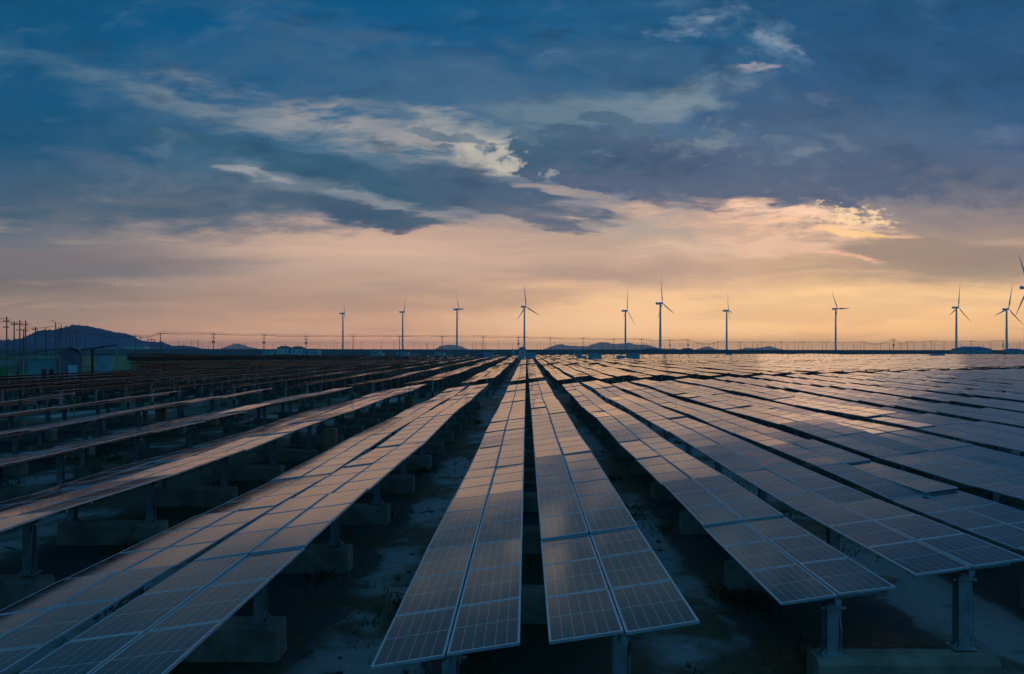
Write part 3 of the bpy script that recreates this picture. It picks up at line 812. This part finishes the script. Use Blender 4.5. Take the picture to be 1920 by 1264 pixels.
# the tall close poles on the left bank
def tall_pole(px, top, kd, lab, Y=165, lean=0.):
    h = CAMZ+(655-top)/1280*Y; X = (px-987)/1280*Y
    root = empty('utility_pole', (X, Y, 0), R(-25)); tag(root, lab, 'utility pole', 'tall poles beside the green bank')
    b_ = MB(); b_.tube([(lean,0,-.3),(lean*.5,0,h*.5),(0,0,h)], [.19,.16,.11], 8); b_.build('mast', M['pole'], root)
    zs_ = {1: [h-.9], 2: [h-1.2, h-2.7], 3: []}[kd] if kd != 4 else []
    for z in zs_:
        c_ = MB(); c_.box(-1.15, 1.15, -.17, -.08, z, z+.12)
        for x in (-1.05, -.5, .5, 1.05): c_.tube([(x,-.12,z+.12),(x,-.12,z+.4)], [.07,.05], 6)
        c_.build('crossarm', M['dark'], root)
    if kd == 4:
        c_ = MB(); c_.tube([(0,0,h-.1),(-.4,0,h+.35),(-1.3,0,h+.5)], [.06,.05,.05], 6); c_.box(-1.9,-1.2,-.14,.14,h+.42,h+.54); c_.build('lamp_arm', M['dark'], root)
        c_ = MB(); c_.box(-2.3, .5, -.05, .05, h-2.2, h-2.1); c_.build('crossarm', M['dark'], root)
for i, (px, top, kd, Y, ln) in enumerate([(12.5,595,2,165,0),(26.5,604,1,165,0),(37,601,2,172,0),(48,602,2,168,0),(45,617,3,168,-.9),(66.5,614,1,190,0),(86,615.5,3,190,0),(104,606,4,185,.3),(110.5,614,1,210,0),(115,610,4,235,0),(124,617,3,230,0),(131,621,3,240,0),(136,622,3,260,0),(143,621,1,250,0),(192,626,3,300,0)]):
    tall_pole(px, top, kd, ['tallest utility pole at the far left edge, with two crossarms','second tall utility pole from the left edge, with one crossarm','third tall utility pole from the left edge, with two crossarms','fourth tall utility pole from the left edge, beside a leaning prop','leaning prop pole just left of the fourth tall pole','utility pole at the left foot of the wooded hill','bare pole in front of the left shoulder of the hill','pole with a curved lamp arm before the hill shoulder','crossarm pole just right of the lamp arm pole','slim second lamp arm pole before the rising hill slope','bare thin pole below the hill summit, left one','bare thin pole below the hill summit, middle one','bare thin pole below the hill summit, right one','crossarm pole just under the hill summit','lone thin pole before the right slope of the hill'][i], Y, ln)
b_ = MB()
for (pa, ta, Ya), (pb, tb, Yb) in [((12.5,598,165),(26.5,607,165)),((26.5,607,165),(37,604,172)),((37,604,172),(48,605,168)),((48,605,168),(66.5,617,190)),((66.5,617,190),(104,612,185)),((104,612,185),(143,624,250)),((-60,598,150),(12.5,598,165)),((-60,607,150),(12.5,604,165)),((12.5,604,165),(37,610,172)),((37,610,172),(66.5,619,190))]:
    A = Vector(((pa-987)/1280*Ya, Ya, CAMZ+(655-ta)/1280*Ya)); B = Vector(((pb-987)/1280*Yb, Yb, CAMZ+(655-tb)/1280*Yb))
    for o_ in (-.9, 0, .9):
        pts = []
        for i in range(7):
            t_ = i/6; p = A.lerp(B, t_); pts.append((p.x, p.y+o_, p.z-.03*(A-B).length*4*t_*(1-t_)*.5))
        b_.tube(pts, .022, 4, caps=False)
tag(b_.build('overhead_wire', M['dark']), 'bundle of thin wires strung between the tall poles at far left', 'wire')

# ------------------------------------------------------------ transformer huts
def hut(px, Y, wd, hg, mt, lab, door=True, dp=3., group='equipment huts among the solar rows', win=0):
    X = (px-987)/1280*Y
    root = empty('equipment_hut', (X, Y, 0)); tag(root, lab, 'hut', group)
    b_ = MB(); b_.box(-wd/2, wd/2, 0, dp, .25, hg-.18)
    for i in range(int(wd/.6)):                                  # ribs of the cladding
        x = -wd/2+.3+i*.6; b_.box(x-.03, x+.03, -.03, 0-.0005, .35, hg-.25)
    b_.build('body', mt, root)
    b_ = MB(); b_.box(-wd/2-.15, wd/2+.15, -.18, dp+.15, hg-.178, hg); b_.build('roof', M['hut2'], root)
    b_ = MB(); b_.box(-wd/2-.1, wd/2+.1, -.1, dp+.1, -.2, .248); b_.build('plinth', M['concrete'], root)
    if door:
        d_ = MB(); d_.box(wd*.12, wd*.12+.95, -.06, -.032, .3, 2.35); dd = d_.build('door', M['hut2'], root)
        d_ = MB(); d_.box(wd*.12+.1, wd*.12+.16, -.11, -.061, 1.2, 1.4); d_.build('handle', M['dark'], dd)
    for k in range(win):
        d_ = MB(); d_.box(-wd*.36+k*1.3, -wd*.36+k*1.3+.8, -.06, -.032, hg-1.5, hg-.8); d_.build('window', M['window'], root)
    return root
hut(1116, 296, 5.6, 4.1, M['hut'], 'large teal equipment hut right of centre, left of the two big ones')
hut(1090.5, 292, 4.0, 3.1, M['hut2'], 'low pale hut with blue end beside the left big teal hut', False)
hut(1187.5, 305, 5.8, 4.1, M['hut'], 'large teal equipment hut right of centre, right of the two big ones')
hut(1165, 300, 3.6, 3.2, M['hut2'], 'low pale hut with blue end beside the right big teal hut', False)
hut(995, 330, 4.9, 4.3, M['hut'], 'teal equipment hut beside the small roofed house at centre')
hut(978, 326, 3.2, 3.3, M['hut2'], 'low pale hut left of the central teal hut', False)
hut(916, 380, 5.6, 4.2, M['hut'], 'teal equipment hut left of the central one')
hut(899, 376, 3.6, 3.5, M['blue'], 'small blue hut left of centre between two pale ones', False)
hut(824, 392, 5.6, 4.1, M['hut2'], 'pale equipment hut below the third wind turbine', True, win=1)
hut(840, 388, 3.8, 3.0, M['hut'], 'low teal hut right of the pale hut below the third turbine', False)
hut(755, 400, 7.2, 4.1, M['hut2'], 'pale windowed equipment hut below the second wind turbine', True, win=3)
hut(776, 396, 4.2, 2.9, M['hut'], 'low teal hut below the second wind turbine', False)
hut(704, 440, 6.6, 4.6, M['hut'], 'dark teal hut with windows right of the first turbine', True, win=3)
hut(716.5, 436, 1.6, 3.4, M['hut2'], 'narrow pale cabinet beside the dark windowed hut', False)
hut(1084, 430, 4.4, 5.2, M['hut'], 'small windowed hut behind the left big teal hut', True, win=2)
hut(1760, 470, 8.5, 3.4, M['hut2'], 'pale flat hut in front of the scrub at far right', True)
hut(1744, 466, 2.6, 2.4, M['hut'], 'low box beside the pale hut at far right', False)
hut(1502, 500, 5.2, 2.3, M['blue'], 'tiny blue hut at the edge of the scrub strip', False)
hut(1368, 480, 3.2, 3.0, M['hut'], 'tiny teal hut before the scrub, near the narrow turbine', False)
for px, Y in ((1083, 291.9), (1159, 299.9), (972.5, 325.9)):
    pass

# ------------------------------------------------------------ far houses and sheds
def house(px, Y, wd, dp, hg, rh, lab, wallm, roofm, name='house', flat=False):
    X = (px-987)/1280*Y
    root = empty(name, (X, Y, 0)); tag(root, lab, 'house' if name == 'house' else 'warehouse')
    b_ = MB(); b_.box(-wd/2, wd/2, 0, dp, -.2, hg); b_.build('wall', wallm, root)
    b_ = MB(); e = .5
    A = [(-wd/2-e,-e,hg+.002),(wd/2+e,-e,hg+.002),(wd/2+e,dp+e,hg+.002),(-wd/2-e,dp+e,hg+.002)]
    i = wd*.22
    Rg = [(-wd/2+i, dp/2, hg+rh), (wd/2-i, dp/2, hg+rh)]
    b_.quad([A[0],A[1],Rg[1],Rg[0]]); b_.quad([A[1],A[2],Rg[1]]); b_.quad([A[2],A[3],Rg[0],Rg[1]]); b_.quad([A[3],A[0],Rg[0]]); b_.quad(A[::-1])
    b_.build('roof', roofm, root)
    for k in range(max(1, int(wd/5))):
        x = -wd/2+wd*(k+.5)/max(1, int(wd/5)); c_ = MB(); c_.box(x-.6, x+.6, -.05, -.003, hg*.4, hg*.4+1.2); c_.build('window', M['window'], root)
house(530, 600, 10.5, 9, 6.6, 2.0, 'pale house with red roof, left one of the two by the embankment', M['hut2'], M['roofred'])
house(556, 600, 10.5, 9, 6.4, 1.9, 'pale house with red roof, right one of the two by the embankment', M['hut2'], M['roofred'])
house(583, 598, 13, 9, 5.4, .8, 'low grey flat house beside the two red roofed houses', M['hut'], M['roof'])
house(502, 598, 9, 8, 4.8, .9, 'low blue house left of the two red roofed houses', M['hut'], M['roof'])
house(979.5, 560, 5.6, 6, 6.0, 1.9, 'small house with dark hipped roof at the foot of the central turbine', M['hut2'], M['roof'])
house(962.5, 556, 2.6, 4, 5.0, .6, 'tiny shed left of the small central house', M['hut2'], M['roof'])
house(1832, 620, 27, 16, 6.6, 2.4, 'long blue roofed warehouse on the embankment near the right edge', M['hut'], M['blue'], 'warehouse')
house(1912, 620, 14, 14, 5.4, 1.8, 'lower blue warehouse cut off by the right edge', M['hut'], M['blue'], 'warehouse')
house(1225, 700, 16, 14, 6.2, 1.4, 'low dark shed behind the embankment below the close turbine pair', M['roof'], M['roof'], 'warehouse')
house(1291, 720, 10, 12, 6.2, 1.3, 'small dark shed on the skyline right of the close turbine pair', M['roof'], M['roof'], 'warehouse')
house(250, 900, 26, 16, 9., 3., 'grey shed under the right slope of the wooded hill', M['hut2'], M['roof'], 'warehouse')

# ------------------------------------------------------------ works yard at far left
def px2(px, py, Y): return ((px-987)/1280*Y, CAMZ+(655-py)/1280*Y)
YY = 122.
def X_(px, Y=YY): return (px-987)/1280*Y
def Z_(py, Y=YY): return CAMZ+(655-py)/1280*Y
# large lean-to shed
root = empty('storage_shed', (X_(70), YY, 0)); tag(root, 'blue grey storage shed with long sloping roof at the left edge', 'shed')
ox = X_(70)
b_ = MB(); x0, x1 = X_(22)-ox, X_(118)-ox; za, zb = Z_(667.5), Z_(653.5)
for dz_ in (0,):
    P = [(x0,-1.5,za-.12),(x1,-1.5,zb-.12),(x1,6,zb-.12),(x0,6,za-.12)]; Q = [(a,b2,c2+.16) for a,b2,c2 in P]
    b_.quad(P[::-1]); b_.quad(Q)
    for i in range(4): b_.quad([P[i],P[(i+1)%4],Q[(i+1)%4],Q[i]])
b_.build('roof', M['roof'], root)
b_ = MB(); b_.box(X_(54)-ox, X_(106)-ox, .0, 5, -.1, Z_(674)); b_.build('wall', M['hut'], root)
b_ = MB(); b_.box(x0+.3, X_(160)-ox, -1.2, -1.05, Z_(672), Z_(670)); b_.box(x0+3., X_(150)-ox, -1.2, -1.1, Z_(684.5), Z_(683.5)); b_.build('beam', M['steel'], root)
for px in (47, 101, 112):
    b_ = MB(); xx = X_(px)-ox; b_.box(xx-.1, xx+.1, -1.04, -.84, -.1, min(zb, za+(xx-x0)/(x1-x0)*(zb-za))-.13); b_.build('post', M['steel'], root)
for px in (82, 96):
    b_ = MB(); xx = X_(px)-ox; b_.box(xx-.35, xx+.35, -.04, -.003, 0, Z_(693)); b_.build('hatch', M['dark'], root)
    b_ = MB(); b_.box(xx-.5, xx-.38, -.06, -.003, 0, Z_(692)); b_.build('hatch_frame', M['green'], root)
# gabled hut
root = empty('site_hut', (X_(134), YY-1.5, 0)); tag(root, 'dark blue gabled site hut with pale door between the sheds', 'hut'); ox = X_(134)
b_ = MB(); hw = (X_(153)-X_(115))/2
b_.box(-hw, hw, .2, 6, -.1, Z_(666))
b_.quad([(-hw,.2,Z_(666)),(hw,.2,Z_(666)),(0,.2,Z_(654))]); b_.quad([(hw,6,Z_(666)),(-hw,6,Z_(666)),(0,6,Z_(654))])
b_.build('wall', M['roof'], root)
b_ = MB()
for s_ in (-1, 1):
    P = [(0,-.4,Z_(650.8)),(s_*(hw+.8),-.4,Z_(662)),(s_*(hw+.8),6.3,Z_(662)),(0,6.3,Z_(650.8))]; Q = [(a,b2,c2-.18) for a,b2,c2 in P]
    b_.quad(P); b_.quad(Q[::-1])
    for i in range(4): b_.quad([P[i],P[(i+1)%4],Q[(i+1)%4],Q[i]])
b_.build('roof', M['roof'], root)
b_ = MB(); b_.box(X_(129)-ox, X_(146)-ox, .12, .197, -.1, Z_(686)); dd = b_.build('door', M['hut2'], root)
b_ = MB(); b_.box(X_(130.5)-ox, X_(131.5)-ox, .05, .119, 1.0, 1.15); b_.build('handle', M['dark'], dd)
# open canopy
root = empty('canopy', (X_(180), YY+1, 0)); tag(root, 'open canopy on tall posts with thin roof rising to the right', 'canopy'); ox = X_(180)
b_ = MB(); P = [(X_(139)-ox,-1,Z_(660.5)),(X_(220)-ox,-1,Z_(649)),(X_(220)-ox,6,Z_(649)),(X_(139)-ox,6,Z_(660.5))]; Q = [(a,b2,c2+.22) for a,b2,c2 in P]
b_.quad(P[::-1]); b_.quad(Q)
for i in range(4): b_.quad([P[i],P[(i+1)%4],Q[(i+1)%4],Q[i]])
b_.build('roof', M['dark'], root)
for px, w_, m_ in ((172, .15, M['dark']), (220.5, .13, M['steel'])):
    for yq in (-.9, 5.7):
        b_ = MB(); xx = X_(px)-ox; b_.box(xx-w_, xx+w_, yq-.12, yq+.12, -.1, Z_(661 if px < 200 else 649.5)+(.45 if px<200 else 0)); b_.build('post', m_, root)
b_ = MB(); b_.box(X_(222)-ox, X_(300)-ox, 5.6, 5.75, Z_(670), Z_(669)); b_.build('rail', M['steel'], root)
# cross braced container
root = empty('container', (X_(194.5), YY+1.8, 0)); tag(root, 'pale steel container with crossed bracing under the canopy', 'container'); ox = X_(194.5)
hw = (X_(210.5)-X_(178.5))/2
b_ = MB(); b_.box(-hw, hw, 0, 4, 0, Z_(667.5)); b_.build('body', M['hut2'], root)
b_ = MB(); b_.box(-hw-.1, hw+.1, -.1, 4.1, Z_(667.3), Z_(666)); b_.build('roof', M['dark'], root)
for s_ in (-1, 1):
    b_ = MB(); b_.bar((-s_*hw, -.03-.01*s_, Z_(702)), (s_*hw, -.03-.01*s_, Z_(676)), .13, .04); b_.build('brace', M['dark'], root)
# the yard stands square to the access track, about 31 degrees off the rows
for o in list(COL.objects):
    if o.name.split('.')[0] in ('storage_shed', 'site_hut', 'canopy', 'container') and o.parent is None:
        th = R(31); uu = o.location.x/YY; xp = X_(110); t_ = (uu*YY-xp)/(math.cos(th)-uu*math.sin(th)); dy_ = o.location.y-YY
        o.location = (xp+t_*math.cos(th)-dy_*math.sin(th), YY+t_*math.sin(th)+dy_*math.cos(th), 0); o.rotation_euler[2] = th; o.scale = (.86, 1, 1)
# green solid fence and green bank
root = empty('green_fence', (X_(0), YY-4, 0)); tag(root, 'solid green metal fence in front of the sheds at the left edge', 'fence'); ox = X_(0)
b_ = MB(); b_.box(X_(-60)-ox, X_(47)-ox, 0, .06, 0, Z_(690)-.3); b_.build('fence_panel', M['green'], root)
for px in range(-56, 50, 10):
    b_ = MB(); xx = X_(px)-ox; b_.box(xx-.06, xx+.06, -.1, -.003, 0, Z_(689)-.2); b_.build('fence_post', M['green'], root)
b_ = MB(); b_.box(X_(-60)-ox, X_(47)-ox, -.16, -.102, Z_(690.5)-.3, Z_(689.8)-.3); b_.build('rail', M['green'], root)
root = tag(MB().build('x', M['green']), None)  # placeholder removed below
bpy.data.objects.remove(root)
b_ = MB()
rows_ = []
for i in range(40):
    x = -330+6.2*i; fall = 1 if x < -158 else max(0, 1-(x+158)/22)
    rows_.append([(x, 150, -.2), (x+1*math.sin(i), 166, 2.6*fall), (x, 182, 5.5*fall), (x, 196, 5.7*fall), (x, 225, -.3)])
for i in range(39):
    for k in range(4): b_.quad([rows_[i][k], rows_[i+1][k], rows_[i+1][k+1], rows_[i][k+1]])
M['turf'] = worn('green_turf', (.012,.055,.02), (.03,.10,.035), .95, 0, .4, .4)
tag(b_.build('grass_bank', M['turf'], smooth=True), kind='structure')
b_ = MB()
for k in range(7): b_.box(X_(-40), X_(44), YY-1.8+k*.0-.0+k*.25, YY-1.6+k*.25, Z_(686)+k*.13, Z_(686)+k*.13+.07)
for px in (-38, 0, 42): b_.box(X_(px)-.08, X_(px)+.08, YY-1.5, YY-.9, -.1, Z_(688))
tag(b_.build('pipe_rack', M['steel']), 'rack of stacked pale pipes behind the green fence', 'rack')

# ------------------------------------------------------------ thin fences in the cross aisles
def aisle_fence(y0, x0, x1, step, h, mt, lab, rails=True):
    root = empty('wire_fence', (x0, y0+.62*x0, 0)); tag(root, lab, 'fence')
    pm_ = MB(); pm_.box(-.045, .045, -.045, .045, -.2, h); pm_.box(-.07, .07, -.07, .07, h, h+.04); me = pm_.mesh('fence_post', mt)
    n = int((x1-x0)/step)
    for i in range(n+1): link('fence_post', me, root, (i*step, .62*i*step, 0))
    if rails:
        b_ = MB()
        for z in (.3, h*.55, h-.15): b_.bar((0,0,z), (n*step, .62*n*step, z), .025, .025)
        b_.build('fence_wire', mt, root)
aisle_fence(184.5, -70, 74, 3.2, 2.5, M['green'], 'green wire fence with thin posts crossing between the solar fields', True)
aisle_fence(86.5, -44, -4, 3.4, 1.25, M['green'], 'low green post fence in the first cross aisle, left side', False)
aisle_fence(281, 12, 360, 3.8, 3.7, M['dark'], 'long fence of thin dark posts across the bright right field', False)
aisle_fence(392, 20, 390, 4.0, 4.2, M['dark'], 'farther fence of thin dark posts below the scrub strip', False)

# ------------------------------------------------------------ brown junction cabinets between the posts on the left
def cabinet(x, y, z0, z1, lab):
    root = empty('junction_cabinet', (x, y, 0)); tag(root, lab, 'cabinet', 'junction cabinets below the rows')
    b_ = MB(); b_.box(-.35, .35, -.16, .16, z0, z1); bevel(b_.build('body', M['cabinet'], root), .01)
    b_ = MB(); b_.box(-.31, .31, -.185, -.162, z0+.05, z1-.05); dd = b_.build('door', M['cabinet'], root)
    b_ = MB(); b_.box(.2, .24, -.215, -.186, (z0+z1)/2-.06, (z0+z1)/2+.06); b_.build('handle', M['dark'], dd)
    for s_ in (-.27, .27):
        b_ = MB(); b_.box(s_-.03, s_+.03, -.03, .03, 0, z0); b_.build('leg', M['steel'], root)
cabinet(-10.5, 36.5, .55, 1.65, 'rusty brown junction cabinet below the second pair of rows on the left')
cabinet(-27.3, 51., .5, 1.55, 'orange brown junction cabinet among the far left row posts')
cabinet(-10.9, 63.5, .5, 1.5, 'small tan junction cabinet farther along the second pair of rows')

# ------------------------------------------------------------ tufts of grass on the mud
b_ = MB(); r_ = random.Random(21)
patches = [(-2.7,15.5,1.2,260),(-1.2,13.2,1.4,220),(5.2,15.8,.9,200),(6.8,20,1.0,160),(3.6,11.2,1.0,150),(-5.2,18,1.,160),(-4.9,24,.9,140),(-11.5,20,1.3,200),(-12.2,27,1.2,200),(3.6,24,.8,120),(3.9,31,.8,120),(-4.9,33,.9,120),(-18,34,1.6,200),(-19,26,1.5,200),(0.1,15,.5,90),(-24,38,1.5,160),(5.5,12,1.2,200),(-9.6,15.5,1.2,180)]
for i in range(60): patches.append((GA+PITCH*r_.randint(-5, 3)+r_.uniform(-1.9, .8), r_.uniform(12, 70), r_.uniform(.4, 1.1), r_.randint(40, 100)))
for (cx, cy, rad, n) in patches:
    for i in range(n):
        a_ = r_.uniform(0, 6.283); q = rad*abs(r_.gauss(0, .5)); x, y = cx+q*math.cos(a_), cy+1.6*q*math.sin(a_)
        h = r_.uniform(.06, .24); d_ = r_.uniform(0, 6.283); wd = r_.uniform(.01, .025)
        dx_, dy_ = math.cos(d_), math.sin(d_); lx, ly = r_.gauss(0, .08), r_.gauss(0, .08)
        b_.quad([(x-dx_*wd, y-dy_*wd, -.06), (x+dx_*wd, y+dy_*wd, -.06), (x+lx+dx_*wd*.5, y+ly+dy_*wd*.5, h*.7), (x+lx*1.6, y+ly*1.6, h)])
M['blade'] = worn('salt_grass', (.02,.035,.012), (.06,.08,.03), .9, 0, 2)
tag(b_.build('grass', M['blade']), 'dark low tufts of salt grass growing on the mud between rows', 'grass', kind='stuff')
# rubble and debris lying in the aisle
b_ = MB()
for i in range(260):
    k_ = r_.choice((-2,-1,0,0,1)); x = GA+PITCH*k_+r_.uniform(-1.7, .3); y = r_.uniform(10, 60); s_ = r_.uniform(.02, .07)
    Mx = Matrix.Translation((x, y, gz(x, y)*.8-.03+s_*.2)) @ Matrix.Rotation(r_.uniform(0, 6), 4, 'Z') @ Matrix.Rotation(r_.uniform(-.5, .5), 4, 'X')
    if r_.random() < .15: b_.box(-.3, .3, -.02, .02, -.01, .02, 0, Mx)
    else: b_.box(-s_, s_, -s_*.7, s_*.8, -s_*.5, s_*.5, 0, Mx)
tag(b_.build('rubble', M['dark']), 'scattered small stones and sticks on the pale mud aisles', 'rubble', kind='stuff')
# a few trees on the low ridge beside the hill
M['leafd'] = worn('dark_leaves', (.015,.03,.02), (.035,.06,.035), .9, 0, .2)
def tree(px, py, Y, h, lab):
    X = (px-987)/1280*Y; zb = CAMZ+(655-py)/1280*Y-h*.95
    root = empty('tree', (X, Y, zb)); tag(root, lab, 'tree')
    b_ = MB(); b_.tube([(0,0,-6),(.2,0,h*.3),(0,0,h*.7)], [.5,.35,.15], 7)
    for a_ in range(4): b_.tube([(0,0,h*(.35+.08*a_)),(math.cos(a_*1.7)*h*.2, math.sin(a_*1.7)*h*.2, h*(.6+.05*a_))], [.18,.07], 5)
    b_.build('trunk', M['pole'], root)
    c_ = MB(); r2 = random.Random(int(px))
    for i in range(500):
        a_ = r2.uniform(0, 6.283); q = h*.32*math.sqrt(r2.random()); z = h*r2.uniform(.42, 1.0); q *= 1.1-abs(z/h-.7)*1.9
        if math.sin(a_*3+z) > .75: continue
        n_ = Vector((r2.gauss(0,1), r2.gauss(0,1), r2.gauss(0,1))).normalized(); t1 = n_.orthogonal().normalized(); t2 = n_.cross(t1); s_ = r2.uniform(.35, .8)
        p = Vector((q*math.cos(a_), q*math.sin(a_), z))
        c_.quad([p-t1*s_, p-t2*s_*.6, p+t1*s_, p+t2*s_*.6])
    c_.build('crown', M['leafd'], root)
for i, (px, py, h) in enumerate([(263.5,633.5,13),(278,637,11),(284,636.5,12),(289,637,11)]):
    tree(px, py, 2950, h, ['lone tree on the ridge right of the hill slope','first tree of the small clump right of the hill','middle tree of the small clump right of the hill','last tree of the small clump right of the hill'][i])

# ------------------------------------------------------------ haze: real air over the plain
hz = MB(); hz.box(-24000, 24000, -395, 24000, -5, 225)
hm = bpy.data.materials.new('haze'); hm.use_nodes = True
ht = hm.node_tree; ht.nodes.remove(ht.nodes['Principled BSDF'])
pvn = ht.nodes.new('ShaderNodeVolumePrincipled'); pvn.inputs['Color'].default_value = (.74, .86, 1, 1)
pvn.inputs['Density'].default_value = 6e-5; pvn.inputs['Anisotropy'].default_value = .6
ht.links.new(pvn.outputs[0], ht.nodes['Material Output'].inputs['Volume'])
tag(hz.build('haze', hm), 'thin bluish evening haze over the plain', 'haze', kind='stuff')
